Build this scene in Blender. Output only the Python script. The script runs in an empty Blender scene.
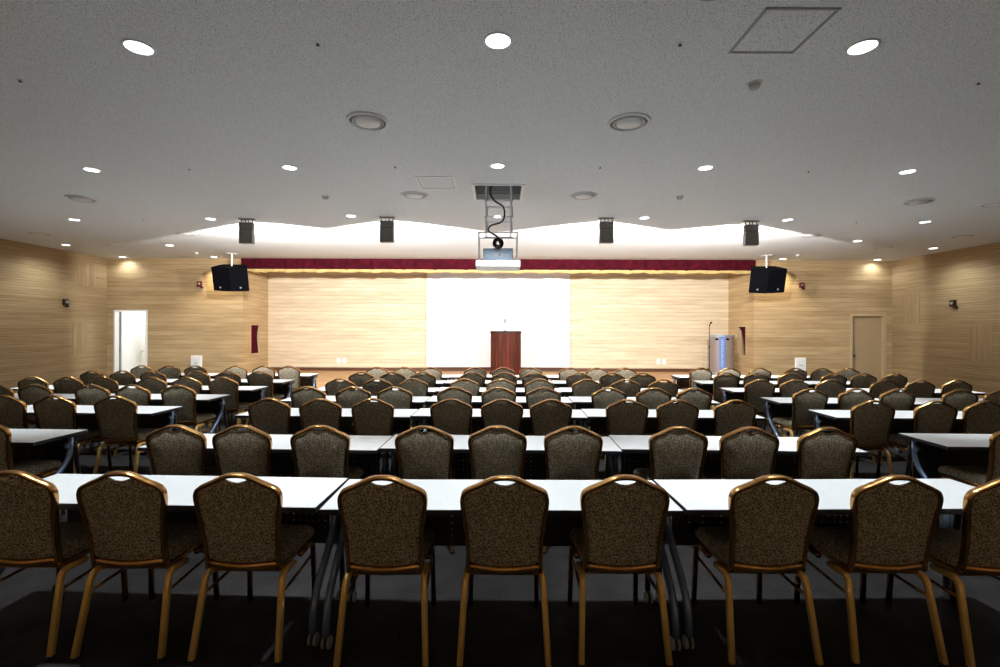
import bpy, bmesh, math, random
from mathutils import Vector, Matrix

random.seed(7)
scn = bpy.context.scene
COL = scn.collection
PI = math.pi

# ------------------------------------------------------------------ helpers
def link(o, parent=None):
    COL.objects.link(o)
    if parent is not None:
        o.parent = parent
    return o

def mesh_obj(name, bm, mat, parent=None, smooth=False, loc=None):
    me = bpy.data.meshes.new(name)
    bmesh.ops.recalc_face_normals(bm, faces=bm.faces)
    bm.to_mesh(me)
    bm.free()
    mats = mat if isinstance(mat, (list, tuple)) else [mat]
    for m in mats:
        me.materials.append(m)
    if smooth:
        for p in me.polygons:
            p.use_smooth = True
    o = bpy.data.objects.new(name, me)
    if loc is not None:
        o.location = loc
    return link(o, parent)

def tag(o, label=None, cat=None, group=None, kind=None):
    if label: o["label"] = label
    if cat: o["category"] = cat
    if group: o["group"] = group
    if kind: o["kind"] = kind
    return o

def empty(name, loc=(0, 0, 0), rz=0.0, label=None, cat=None, group=None):
    o = bpy.data.objects.new(name, None)
    o.empty_display_size = 0.1
    o.location = loc
    o.rotation_euler = (0, 0, rz)
    link(o)
    return tag(o, label, cat, group)

def structure(name, bm, mat, parent=None):
    o = mesh_obj(name, bm, mat, parent)
    if parent is None:
        o["kind"] = "structure"
    return o

def box(bm, x0, x1, y0, y1, z0, z1, bevel=0.0, mat_index=0):
    vs = [bm.verts.new((x, y, z)) for z in (z0, z1) for y in (y0, y1) for x in (x0, x1)]
    fs = [(0, 1, 3, 2), (4, 6, 7, 5), (0, 4, 5, 1), (2, 3, 7, 6), (0, 2, 6, 4), (1, 5, 7, 3)]
    faces = [bm.faces.new([vs[i] for i in f]) for f in fs]
    for f in faces:
        f.material_index = mat_index
    if bevel > 0:
        edges = list({e for f in faces for e in f.edges})
        bmesh.ops.bevel(bm, geom=edges, offset=bevel, segments=2, affect='EDGES', profile=0.5)
    return faces

def catmull(pts, n=6, closed=False):
    P = [Vector(p) for p in pts]
    out = []
    m = len(P)
    rng = m if closed else m - 1
    for i in range(rng):
        p1, p2 = P[i], P[(i + 1) % m]
        p0 = P[i - 1] if (closed or i > 0) else p1 * 2 - p2
        p3 = P[(i + 2) % m] if (closed or i < m - 2) else p2 * 2 - p1
        for k in range(n):
            t = k / n
            out.append(0.5 * ((2 * p1) + (p2 - p0) * t + (2 * p0 - 5 * p1 + 4 * p2 - p3) * t * t + (3 * p1 - p0 - 3 * p2 + p3) * t ** 3))
    if not closed:
        out.append(P[-1])
    return out

def rounded(pts, r, n=4):
    """polyline with every inner corner replaced by an arc-like bend"""
    P = [Vector(p) for p in pts]
    out = [P[0]]
    for i in range(1, len(P) - 1):
        a = (P[i - 1] - P[i]); b = (P[i + 1] - P[i])
        ra = min(r, a.length * 0.48); rb = min(r, b.length * 0.48)
        A = P[i] + a.normalized() * ra; B = P[i] + b.normalized() * rb
        for k in range(n + 1):
            t = k / n
            out.append(A * (1 - t) ** 2 + P[i] * 2 * t * (1 - t) + B * t * t)
    out.append(P[-1])
    return out

def tube(bm, pts, r, seg=8, sq=1.0, r2=None, up=Vector((0, 0, 1)), square=False):
    """tube along a polyline; sq squeezes the section along the side vector"""
    P = [Vector(p) for p in pts]
    rings = []
    side = None
    for i, p in enumerate(P):
        if i == 0: t = P[1] - P[0]
        elif i == len(P) - 1: t = P[-1] - P[-2]
        else: t = (P[i + 1] - P[i]).normalized() + (P[i] - P[i - 1]).normalized()
        t.normalize()
        if side is None:
            u = up if abs(t.dot(up)) < 0.95 else Vector((1, 0, 0))
            side = t.cross(u).normalized()
        else:
            side = (side - t * side.dot(t)).normalized()
        v = t.cross(side).normalized()
        rr = r if r2 is None else r + (r2 - r) * i / (len(P) - 1)
        ring = []
        for k in range(seg):
            a = 2 * PI * (k + 0.5) / seg
            c, s = math.cos(a), math.sin(a)
            if square:
                e = 0.55
                c = math.copysign(abs(c) ** e, c); s = math.copysign(abs(s) ** e, s)
            ring.append(bm.verts.new(p + side * (c * rr * sq) + v * (s * rr)))
        rings.append(ring)
    for a, b in zip(rings, rings[1:]):
        for k in range(seg):
            bm.faces.new((a[k], a[(k + 1) % seg], b[(k + 1) % seg], b[k]))
    bm.faces.new(list(reversed(rings[0])))
    bm.faces.new(rings[-1])

def lathe(bm, prof, seg=24, cx=0, cy=0, cz=0, axis='Z'):
    """prof: list of (radius, height)"""
    rings = []
    def put(r, h, a):
        c, s = math.cos(a) * r, math.sin(a) * r
        if axis == 'Z': return (cx + c, cy + s, cz + h)
        if axis == 'X': return (cx + h, cy + c, cz + s)
        return (cx + c, cy + h, cz + s)
    for r, h in prof:
        if r < 1e-6:
            rings.append([bm.verts.new(put(0, h, 0))])
        else:
            rings.append([bm.verts.new(put(r, h, 2 * PI * k / seg)) for k in range(seg)])
    for a, b in zip(rings, rings[1:]):
        for k in range(seg):
            k2 = (k + 1) % seg
            if len(a) == 1 and len(b) == 1: continue
            if len(a) == 1: bm.faces.new((a[0], b[k2], b[k]))
            elif len(b) == 1: bm.faces.new((a[k], a[k2], b[0]))
            else: bm.faces.new((a[k], a[k2], b[k2], b[k]))

def prism(bm, poly, z0, z1):
    """vertical prism over a plan polygon [(x, y)]"""
    lo = [bm.verts.new((x, y, z0)) for x, y in poly]
    hi = [bm.verts.new((x, y, z1)) for x, y in poly]
    n = len(poly)
    bm.faces.new(list(reversed(lo))); bm.faces.new(hi)
    for k in range(n):
        bm.faces.new((lo[k], lo[(k + 1) % n], hi[(k + 1) % n], hi[k]))

def copy_tree(o, parent=None, skip=()):
    c = o.copy()
    link(c)
    c.parent = parent
    for ch in list(o.children):
        if ch.name.split('.')[0] in skip:
            continue
        copy_tree(ch, c, skip)
    return c

# ---------------------------------------------------------------- materials
def mat(name, color=(0.5, 0.5, 0.5), rough=0.5, metal=0.0, spec=0.5, emit=None, estr=0.0):
    m = bpy.data.materials.new(name)
    m.use_nodes = True
    b = m.node_tree.nodes['Principled BSDF']
    b.inputs['Base Color'].default_value = (*color, 1)
    b.inputs['Roughness'].default_value = rough
    b.inputs['Metallic'].default_value = metal
    b.inputs['Specular IOR Level'].default_value = spec
    if emit:
        b.inputs['Emission Color'].default_value = (*emit, 1)
        b.inputs['Emission Strength'].default_value = estr
    return m

class NT:
    def __init__(self, m):
        self.t = m.node_tree
        self.b = self.t.nodes['Principled BSDF']
    def n(self, kind, **kw):
        nd = self.t.nodes.new(kind)
        for k, v in kw.items():
            setattr(nd, k, v)
        return nd
    def l(self, a, b): self.t.links.new(a, b)
    def math(self, op, a, b=None, c=None):
        nd = self.n('ShaderNodeMath', operation=op)
        for i, v in enumerate((a, b, c)):
            if v is None: continue
            if isinstance(v, (int, float)): nd.inputs[i].default_value = v
            else: self.l(v, nd.inputs[i])
        return nd.outputs[0]
    def ramp(self, fac, stops):
        r = self.n('ShaderNodeValToRGB')
        els = r.color_ramp.elements
        while len(els) < len(stops): els.new(0.5)
        for e, (p, c) in zip(els, stops):
            e.position = p; e.color = (*c, 1)
        self.l(fac, r.inputs[0])
        return r.outputs[0]
    def bump(self, h, strength=0.2, dist=0.01):
        b = self.n('ShaderNodeBump')
        b.inputs['Strength'].default_value = strength
        b.inputs['Distance'].default_value = dist
        self.l(h, b.inputs['Height'])
        self.l(b.outputs[0], self.b.inputs['Normal'])

def wood_wall(name, light, dark, vertical=False, plank=0.11, joint=0.10):
    m = mat(name, light, 0.55, spec=0.25)
    t = NT(m)
    pos = t.n('ShaderNodeNewGeometry').outputs['Position']
    sep = t.n('ShaderNodeSeparateXYZ'); t.l(pos, sep.inputs[0])
    along = t.math('ADD', sep.outputs[0], sep.outputs[1])
    up = sep.outputs[2]
    if vertical:
        along, up = up, along
    row = t.math('FLOOR', t.math('DIVIDE', up, plank))
    fr = t.math('FRACT', t.math('DIVIDE', up, plank))
    # colour of each plank, changing along its length
    c1 = t.n('ShaderNodeCombineXYZ')
    t.l(t.math('MULTIPLY', along, 0.45), c1.inputs[0]); t.l(t.math('MULTIPLY', row, 7.31), c1.inputs[1])
    n1 = t.n('ShaderNodeTexNoise'); n1.inputs['Scale'].default_value = 1.0; n1.inputs['Detail'].default_value = 2
    t.l(c1.outputs[0], n1.inputs['Vector'])
    # fine grain streaks
    c2 = t.n('ShaderNodeCombineXYZ')
    t.l(t.math('MULTIPLY', along, 1.6), c2.inputs[0]); t.l(t.math('MULTIPLY', up, 36.0), c2.inputs[1])
    n2 = t.n('ShaderNodeTexNoise'); n2.inputs['Scale'].default_value = 1.0; n2.inputs['Detail'].default_value = 5
    n2.inputs['Roughness'].default_value = 0.65
    t.l(c2.outputs[0], n2.inputs['Vector'])
    f = t.math('ADD', t.math('MULTIPLY', n1.outputs[0], 0.6), t.math('MULTIPLY', n2.outputs[0], 0.75))
    col = t.ramp(f, [(0.48, dark), (0.67, tuple((a + b) / 2 for a, b in zip(light, dark))), (0.86, light)])
    # narrow grooves between the planks
    g = t.math('LESS_THAN', fr, joint)
    mx = t.n('ShaderNodeMix', data_type='RGBA')
    t.l(t.math('MULTIPLY', g, 0.42), mx.inputs[0])
    t.l(col, mx.inputs[6]); mx.inputs[7].default_value = (*[c * 0.45 for c in dark], 1)
    t.l(mx.outputs[2], t.b.inputs['Base Color'])
    t.bump(t.math('SUBTRACT', 1.0, g), 0.25, 0.006)
    return m

WOODL, WOODD = (0.58, 0.425, 0.24), (0.35, 0.23, 0.11)
M = {}
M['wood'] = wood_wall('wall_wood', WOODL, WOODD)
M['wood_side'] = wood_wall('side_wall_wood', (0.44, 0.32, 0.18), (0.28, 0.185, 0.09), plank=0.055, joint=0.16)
M['wood_vert'] = wood_wall('vertical_slat_wood', (0.43, 0.312, 0.175), (0.27, 0.18, 0.088), vertical=True, plank=0.11)
M['wood_stage'] = wood_wall('stage_wood', (0.80, 0.68, 0.495), (0.53, 0.405, 0.26))
M['stage_floor'] = wood_wall('stage_floor_wood', (0.62, 0.38, 0.19), (0.45, 0.25, 0.11))
M['base'] = mat('dark_baseboard', (0.10, 0.04, 0.02), 0.4)

m = mat('ceiling_board', (0.6, 0.6, 0.6), 0.9, spec=0.1); t = NT(m)
tc = t.n('ShaderNodeNewGeometry')
nz = t.n('ShaderNodeTexNoise'); nz.inputs['Scale'].default_value = 120; nz.inputs['Detail'].default_value = 3; nz.inputs['Roughness'].default_value = 0.6
t.l(tc.outputs['Position'], nz.inputs['Vector'])
vz = t.n('ShaderNodeTexNoise'); vz.inputs['Scale'].default_value = 1.1; vz.inputs['Detail'].default_value = 3
t.l(tc.outputs['Position'], vz.inputs['Vector'])
base = t.ramp(nz.outputs[0], [(0.30, (0.28, 0.28, 0.28)), (0.47, (0.79, 0.80, 0.795)), (0.7, (0.86, 0.87, 0.865))])
t.l(base, t.b.inputs['Base Color'])
t.bump(nz.outputs[0], 0.3, 0.004)
M['ceiling'] = m

m = mat('carpet', (0.05, 0.05, 0.052), 0.95, spec=0.1); t = NT(m)
g = t.n('ShaderNodeNewGeometry')
nz = t.n('ShaderNodeTexNoise'); nz.inputs['Scale'].default_value = 110; nz.inputs['Detail'].default_value = 2
t.l(g.outputs['Position'], nz.inputs['Vector'])
n2 = t.n('ShaderNodeTexNoise'); n2.inputs['Scale'].default_value = 5; n2.inputs['Detail'].default_value = 3
t.l(g.outputs['Position'], n2.inputs['Vector'])
f = t.math('ADD', t.math('MULTIPLY', nz.outputs[0], 0.6), t.math('MULTIPLY', n2.outputs[0], 0.4))
t.l(t.ramp(f, [(0.35, (0.018, 0.0165, 0.017)), (0.65, (0.044, 0.040, 0.041))]), t.b.inputs['Base Color'])
t.bump(nz.outputs[0], 0.5, 0.006)
M['carpet'] = m

m = mat('woven_fabric', (0.1, 0.08, 0.06), 0.9, spec=0.2); t = NT(m)
tc = t.n('ShaderNodeTexCoord')
nz = t.n('ShaderNodeTexNoise'); nz.inputs['Scale'].default_value = 150; nz.inputs['Detail'].default_value = 2; nz.inputs['Roughness'].default_value = 0.7
t.l(tc.outputs['Object'], nz.inputs['Vector'])
vo = t.n('ShaderNodeTexVoronoi'); vo.inputs['Scale'].default_value = 105
t.l(tc.outputs['Object'], vo.inputs['Vector'])
f = t.math('ADD', t.math('MULTIPLY', nz.outputs[0], 0.7), t.math('MULTIPLY', vo.outputs[0], 0.42))
t.l(t.ramp(f, [(0.35, (0.027, 0.021, 0.013)), (0.50, (0.155, 0.131, 0.088)), (0.66, (0.42, 0.365, 0.27))]), t.b.inputs['Base Color'])
t.bump(f, 0.4, 0.003)
M['fabric'] = m

m = mat('bronze_gold', (0.5, 0.27, 0.085), 0.24, metal=0.95); t = NT(m)
tc = t.n('ShaderNodeTexCoord')
nz = t.n('ShaderNodeTexNoise'); nz.inputs['Scale'].default_value = 18
t.l(tc.outputs['Object'], nz.inputs['Vector'])
t.l(t.ramp(nz.outputs[0], [(0.3, (0.38, 0.18, 0.055)), (0.7, (0.52, 0.29, 0.105))]), t.b.inputs['Base Color'])
M['bronze'] = m
M['gold'] = mat('gold_leg', (0.92, 0.58, 0.17), 0.40, metal=0.3)
M['rubber'] = mat('black_rubber', (0.012, 0.012, 0.013), 0.7)

m = mat('table_laminate', (0.80, 0.82, 0.84), 0.38, spec=0.4); t = NT(m)
g = t.n('ShaderNodeNewGeometry')
nz = t.n('ShaderNodeTexNoise'); nz.inputs['Scale'].default_value = 40; nz.inputs['Detail'].default_value = 3
t.l(g.outputs['Position'], nz.inputs['Vector'])
t.l(t.ramp(nz.outputs[0], [(0.3, (0.74, 0.76, 0.785)), (0.7, (0.79, 0.81, 0.835))]), t.b.inputs['Base Color'])
M['laminate'] = m
M['edge'] = mat('black_edging', (0.012, 0.013, 0.016), 0.35)
M['blackmetal'] = mat('black_metal', (0.014, 0.014, 0.016), 0.45, spec=0.4)
M['steel'] = mat('blue_grey_metal', (0.17, 0.235, 0.38), 0.22, metal=0.45)
M['wheel'] = mat('grey_wheel', (0.28, 0.30, 0.34), 0.45)

m = mat('perforated_panel', (0.012, 0.012, 0.014), 0.5); t = NT(m)
tc = t.n('ShaderNodeTexCoord')
sp = t.n('ShaderNodeSeparateXYZ'); t.l(tc.outputs['Object'], sp.inputs[0])
def cell(o): return t.math('SUBTRACT', t.math('FRACT', t.math('DIVIDE', o, 0.038)), 0.5)
cx_, cz_ = cell(sp.outputs[0]), cell(sp.outputs[2])
d2 = t.math('ADD', t.math('MULTIPLY', cx_, cx_), t.math('MULTIPLY', cz_, cz_))
hole = t.math('LESS_THAN', d2, 0.009)
t.l(t.math('SUBTRACT', 1.0, hole), t.b.inputs['Alpha'])
M['perf'] = m

M['white'] = mat('white_paint', (0.88, 0.88, 0.87), 0.45)
M['whitecol'] = mat('corridor_white', (0.82, 0.83, 0.80), 0.6)
M['screen'] = mat('screen_fabric', (0.90, 0.91, 0.92), 0.8, spec=0.1)
M['lamp'] = mat('lamp_lens', (0.9, 0.95, 1.0), 0.3, emit=(0.88, 0.97, 1.0), estr=9.0)
M['trim'] = mat('lamp_trim', (0.72, 0.72, 0.72), 0.35)
M['grey_grille'] = mat('diffuser_grey', (0.50, 0.50, 0.49), 0.5)
M['dark_gap'] = mat('diffuser_gap', (0.035, 0.033, 0.03), 0.7)
M['panel_line'] = mat('panel_frame', (0.33, 0.33, 0.33), 0.5)
M['spk'] = mat('speaker_black', (0.0018, 0.0018, 0.0035), 0.8, spec=0.08)
M['badge'] = mat('speaker_badge', (0.55, 0.57, 0.6), 0.3, metal=0.8)
M['flood'] = mat('flood_housing', (0.16, 0.155, 0.14), 0.5)
M['floodlens'] = mat('flood_lens', (0.9, 0.9, 0.9), 0.3, emit=(1.0, 0.97, 0.92), estr=12.0)
M['red'] = mat('alarm_red', (0.10, 0.012, 0.008), 0.4)
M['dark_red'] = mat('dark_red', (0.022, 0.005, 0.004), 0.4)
M['beige'] = mat('beige_door', (0.42, 0.30, 0.17), 0.5)
M['beige2'] = mat('beige_frame', (0.52, 0.37, 0.22), 0.5)
M['proj'] = mat('projector_shell', (0.28, 0.36, 0.48), 0.4)
M['lift'] = mat('lift_steel', (0.55, 0.61, 0.67), 0.4, metal=0.4)
M['recess'] = mat('recess_grey', (0.42, 0.42, 0.43), 0.8)
M['cable'] = mat('black_cable', (0.008, 0.008, 0.009), 0.5)
M['silver'] = mat('silver_board', (0.26, 0.215, 0.20), 0.45, metal=0.2)
M['silver2'] = mat('silver_cap', (0.34, 0.39, 0.46), 0.3, metal=0.4)
M['blue'] = mat('blue_acrylic', (0.13, 0.22, 0.48), 0.25)
M['paleblue'] = mat('pale_lettering', (0.48, 0.58, 0.80), 0.3)

m = mat('velvet', (0.08, 0.003, 0.012), 0.85, spec=0.1); t = NT(m)
t.b.inputs['Sheen Weight'].default_value = 0.08
t.b.inputs['Sheen Tint'].default_value = (0.9, 0.25, 0.3, 1)
g = t.n('ShaderNodeNewGeometry')
nz = t.n('ShaderNodeTexNoise'); nz.inputs['Scale'].default_value = 9; nz.inputs['Detail'].default_value = 3
t.l(g.outputs['Position'], nz.inputs['Vector'])
t.l(t.ramp(nz.outputs[0], [(0.35, (0.036, 0.0014, 0.005)), (0.7, (0.076, 0.003, 0.010))]), t.b.inputs['Base Color'])
M['velvet'] = m
m = mat('gold_fringe', (0.62, 0.36, 0.05), 0.7); t = NT(m)
g = t.n('ShaderNodeNewGeometry')
sp = t.n('ShaderNodeSeparateXYZ'); t.l(g.outputs['Position'], sp.inputs[0])
fr = t.math('FRACT', t.math('MULTIPLY', sp.outputs[0], 55))
t.l(t.ramp(fr, [(0.0, (0.30, 0.18, 0.05)), (0.35, (0.62, 0.43, 0.17)), (0.9, (0.55, 0.37, 0.13))]), t.b.inputs['Base Color'])
M['fringe'] = m

m = mat('cherry_wood', (0.20, 0.04, 0.018), 0.45, spec=0.2); t = NT(m)
tc = t.n('ShaderNodeTexCoord')
mp = t.n('ShaderNodeMapping'); mp.inputs['Scale'].default_value = (14, 14, 1.5)
t.l(tc.outputs['Object'], mp.inputs[0])
nz = t.n('ShaderNodeTexNoise'); nz.inputs['Scale'].default_value = 1.6; nz.inputs['Detail'].default_value = 5
t.l(mp.outputs[0], nz.inputs['Vector'])
t.l(t.ramp(nz.outputs[0], [(0.3, (0.050, 0.007, 0.003)), (0.7, (0.125, 0.024, 0.009))]), t.b.inputs['Base Color'])
M['cherry'] = m
M['cherry_dark'] = mat('dark_cherry', (0.022, 0.006, 0.004), 0.35)

# --------------------------------------------------------------- room shell
XL, XR, YB, YF = -9.75, 9.875, -2.6, 11.80        # side walls, rear, front wall
ZC = 3.36                                         # ceiling
SX0, SX1, YS = -6.35, 6.42, 13.10                 # stage opening, stage back wall
ST = 0.45                                         # stage height
T = 0.12

bm = bmesh.new(); box(bm, XL - T, XR + T, YB - T, YS + T, -0.12, 0.0); structure('floor', bm, M['carpet'])

HX0, HX1, HY0, HY1 = -0.28, 0.30, 5.69, 6.30      # projector recess
bm = bmesh.new()
for r in ((XL - T, XR + T, YB - T, HY0), (XL - T, XR + T, HY1, YS + T), (XL - T, HX0, HY0, HY1), (HX1, XR + T, HY0, HY1)):
    box(bm, r[0], r[1], r[2], r[3], ZC, ZC + 0.06)
structure('ceiling', bm, M['ceiling'])

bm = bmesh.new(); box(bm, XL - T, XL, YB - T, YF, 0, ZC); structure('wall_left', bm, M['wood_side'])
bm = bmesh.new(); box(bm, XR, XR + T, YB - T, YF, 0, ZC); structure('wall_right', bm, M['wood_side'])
bm = bmesh.new(); box(bm, XL, XR, YB - T, YB, 0, ZC); structure('wall_rear', bm, M['wood'])

# front wall, left piece with the open doorway
DL0, DL1, DH = -9.575, -8.74, 2.065
bm = bmesh.new()
box(bm, XL - T, DL0, YF, YF + T, 0, ZC); box(bm, DL1, SX0 - T, YF, YF + T, 0, ZC); box(bm, DL0, DL1, YF, YF + T, DH, ZC)
structure('wall_front_left', bm, M['wood'])
DR0, DR1, DRH = 8.825, 9.725, 2.03
bm = bmesh.new()
box(bm, DR1, XR + T, YF, YF + T, 0, ZC); box(bm, SX1 + T, DR0, YF, YF + T, 0, ZC); box(bm, DR0, DR1, YF, YF + T, DRH, ZC)
structure('wall_front_right', bm, M['wood'])
# stage
bm = bmesh.new(); box(bm, SX0 - T, SX1 + T, YS, YS + T, 0, ZC); structure('wall_stage', bm, M['wood_stage'])
WY0, WY1, WZ0, WZ1 = 12.18, 12.62, 0.95, 1.71
for nm, xa, xb in (('wall_stage_left', SX0 - T, SX0), ('wall_stage_right', SX1, SX1 + T)):
    bm = bmesh.new()
    box(bm, xa, xb, YF, WY0, 0, ZC); box(bm, xa, xb, WY1, YS, 0, ZC)
    box(bm, xa, xb, WY0, WY1, 0, WZ0); box(bm, xa, xb, WY0, WY1, WZ1, ZC)
    structure(nm, bm, M['wood'])
bm = bmesh.new(); box(bm, SX0, SX1, 10.40, YS, 0, ST)
structure('floor_stage', bm, M['stage_floor'])
bm = bmesh.new(); box(bm, SX0, SX1, YS - 0.02, YS, ST, ST + 0.09); structure('baseboard_stage', bm, M['base'])

# little hatch windows in the stage side walls, curtain behind
def hatch(n, xw, sgn):
    bm = bmesh.new()
    d = 0.34
    xo = xw + sgn * 0.001
    x0, x1 = sorted((xw + sgn * T, xw + sgn * (T + d)))
    box(bm, x0, x1, WY0 - 0.06, WY0 - 0.03, WZ0 - .05, WZ1 + .05); box(bm, x0, x1, WY1 + 0.2, WY1 + 0.23, WZ0 - .05, WZ1 + .05)
    box(bm, x0, x1, WY0 - 0.03, WY1 + 0.2, WZ0 - .05, WZ0 - .02); box(bm, x0, x1, WY0 - 0.03, WY1 + 0.2, WZ1 + .02, WZ1 + .05)
    xe = xw + sgn * (T + d)
    a, b = sorted((xe, xe + sgn * 0.02)); box(bm, a, b, WY0 - 0.06, WY1 + 0.23, WZ0 - .05, WZ1 + .05)
    o = structure('window_%d' % n, bm, M['beige2'])
    bm = bmesh.new()
    fw = 0.008
    a, b = sorted((xw - sgn * 0.006, xw + sgn * (T - .002)))
    box(bm, a, b, WY0, WY0 + fw, WZ0, WZ1); box(bm, a, b, WY1 - fw, WY1, WZ0, WZ1)
    box(bm, a, b, WY0 + fw, WY1 - fw, WZ1 - fw, WZ1); box(bm, a, b, WY0 + fw, WY1 - fw, WZ0, WZ0 + fw)
    mesh_obj('window_frame', bm, M['beige2'], o)
    return o
hatch(1, SX0, -1)
hatch(2, SX1, 1)

def hatch_curtain(xw, sgn, edge, label):
    """pleated cloth hanging just behind the hatch; edge(t) = far side as a share of the width, t from bottom to top"""
    bm = bmesh.new()
    NX, NZ = 40, 14
    lay = []
    for side in (0, 1):
        grid = []
        for j in range(NZ + 1):
            tt = j / NZ
            z = WZ0 + 0.012 + tt * (WZ1 - WZ0 - 0.024)
            wy = edge(tt) * (WY1 - WY0 - 0.024)
            grid.append([bm.verts.new((xw + sgn * (0.035 + 0.012 * math.sin(i * 1.25) + side * 0.006), WY0 + 0.012 + wy * i / NX, z)) for i in range(NX + 1)])
        for j in range(NZ):
            for i in range(NX):
                bm.faces.new((grid[j][i], grid[j][i + 1], grid[j + 1][i + 1], grid[j + 1][i]))
        lay.append(grid)
    o = mesh_obj('hatch_curtain', bm, M['velvet'], smooth=True)
    return tag(o, label, 'curtain')
hatch_curtain(SX0, -1, lambda t: 1.0 - 0.28 * math.sin(PI * min(1, t * 1.1)) * t, 'dark red curtain filling the small window left of the stage')
hatch_curtain(SX1, 1, lambda t: 0.16 + 0.20 * t + 0.63 * t ** 6, 'dark red curtain gathered aside in the small window behind the silver lectern')

# vertical-slat patches and wall joints on the side walls
k = 1
for x, y0, y1, z0, z1 in ((XL, 10.90, 11.45, 2.60, 3.15), (XL, 10.85, 11.20, 1.02, 1.74), (XR, 11.02, 11.48, 1.78, 2.50), (XR, 9.40, 9.90, 0.98, 1.73)):
    bm = bmesh.new()
    a, b = (x, x + 0.004) if x < 0 else (x - 0.004, x)
    box(bm, a, b, y0, y1, z0, z1)
    structure('trim_%d' % k, bm, M['wood_vert']); k += 1

# left doorway: corridor behind, white leaf swung open
bm = bmesh.new()
CX0, CX1, CY1, CZ = -9.9, -7.3, 13.9, 2.55
box(bm, CX0 - T, CX0, YF + T, CY1, 0, CZ); box(bm, CX1, CX1 + T, YF + T, CY1, 0, CZ); box(bm, CX0 - T, CX1 + T, CY1, CY1 + T, 0, CZ)
box(bm, CX0 - T, CX1 + T, YF + T, CY1 + T, CZ, CZ + 0.06)
structure('wall_corridor', bm, M['whitecol'])
bm = bmesh.new(); box(bm, CX0 - T, CX1 + T, YS + T, CY1 + T, -0.12, 0.0); structure('floor_corridor', bm, M['whitecol'])
bm = bmesh.new()
jt = 0.04
box(bm, DL0, DL0 + jt, YF - 0.012, YF + T, 0, DH); box(bm, DL1 - jt, DL1, YF - 0.012, YF + T, 0, DH); box(bm, DL0 + jt, DL1 - jt, YF - 0.012, YF + T, DH - jt, DH)
d1 = structure('door_1', bm, M['white'])
bm = bmesh.new(); box(bm, DL0 + jt + 0.012, DL0 + jt + 0.052, YF + T + 0.02, YF + T + 0.78, 0.01, DH - jt - 0.01, 0.004)
leaf = mesh_obj('door_leaf', bm, M['white'], d1)
bm = bmesh.new(); box(bm, DL0 + jt + 0.0005, DL0 + jt + 0.0115, YF + T + 0.001, YF + T + 0.022, 0.01, DH - jt - 0.01); mesh_obj('hinge_gap_shade', bm, M['rubber'], leaf)  # black strip standing in for the shade in the hinge gap
for z in (0.25, 1.05, 1.82):
    bm = bmesh.new(); tube(bm, [(DL0 + jt + 0.006, YF + T + 0.008, z - 0.06), (DL0 + jt + 0.006, YF + T + 0.008, z + 0.06)], 0.012, 10)
    mesh_obj('door_hinge', bm, M['blackmetal'], leaf)
bm = bmesh.new(); tube(bm, rounded([(DL0 + jt + 0.052, YF + T + 0.70, 1.0), (DL0 + jt + 0.10, YF + T + 0.70, 1.0), (DL0 + jt + 0.10, YF + T + 0.60, 1.0)], 0.02), 0.009)
mesh_obj('door_handle', bm, M['badge'], leaf, smooth=True)

# right door: tan, closed, set deep in its frame
bm = bmesh.new()
jt = 0.06
box(bm, DR0, DR0 + jt, YF - 0.015, YF + T, 0, DRH); box(bm, DR1 - jt, DR1, YF - 0.015, YF + T, 0, DRH); box(bm, DR0 + jt, DR1 - jt, YF - 0.015, YF + T, DRH - jt, DRH)
d2 = structure('door_2', bm, M['beige2'])
bm = bmesh.new(); box(bm, DR0 + jt, DR1 - jt, YF + 0.075, YF + 0.115, 0.005, DRH - jt)
leaf = mesh_obj('door_leaf', bm, M['beige'], d2)
bm = bmesh.new(); lathe(bm, [(0, 0), (0.028, 0), (0.028, 0.012), (0.01, 0.014), (0.01, 0.045), (0.026, 0.05), (0.026, 0.07), (0, 0.075)], 14, axis='Y')
for v in bm.verts: v.co.y *= -1
bmesh.ops.translate(bm, verts=bm.verts, vec=(DR0 + jt + 0.06, YF + 0.075, 0.98))
mesh_obj('door_handle', bm, M['blackmetal'], leaf, smooth=True)
bm = bmesh.new(); box(bm, DR0, DR1, YF + T, YF + T + 0.02, 0, DRH); structure('wall_door_backing', bm, M['beige'])

# ----------------------------------------------------------------- lighting
def spot(name, parent, loc, power, size_deg, blend, radius, color, rot=(0, 0, 0)):
    L = bpy.data.lights.new(name, 'SPOT')
    L.energy = power; L.spot_size = math.radians(size_deg); L.spot_blend = blend
    L.shadow_soft_size = radius; L.color = color
    o = bpy.data.objects.new(name, L)
    o.location = loc; o.rotation_euler = rot
    link(o, parent)
    return o

ORD = ['first', 'second', 'third', 'fourth', 'fifth', 'sixth', 'seventh', 'eighth', 'ninth']
COOL = (0.89, 0.97, 0.995)
WARM = (1.0, 0.86, 0.66)

def downlight(x, y, label, power, group, size=70, r=0.068, color=COOL, blend=0.75, tilt=0.0):
    o = empty('ceiling_downlight', (x, y, ZC), 0, label, 'ceiling light', group)
    bm = bmesh.new()
    lathe(bm, [(r * 0.98, -0.002), (r * 1.02, -0.006), (r * 1.12, -0.007), (r * 1.2, -0.004), (r * 1.22, 0.0), (r * 0.98, 0.0)], 28)
    mesh_obj('trim_ring', bm, M['trim'], o, smooth=True)
    bm = bmesh.new()
    lathe(bm, [(0, -0.006), (r * 0.5, -0.0055), (r * 0.98, -0.003), (r * 0.98, -0.001), (0, -0.001)], 28)
    mesh_obj('lens', bm, M['lamp'], o)
    spot('bulb', o, (0, 0, -0.03), power, size, blend, 0.05, color, rot=(math.radians(tilt), 0, 0))
    return o

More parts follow.
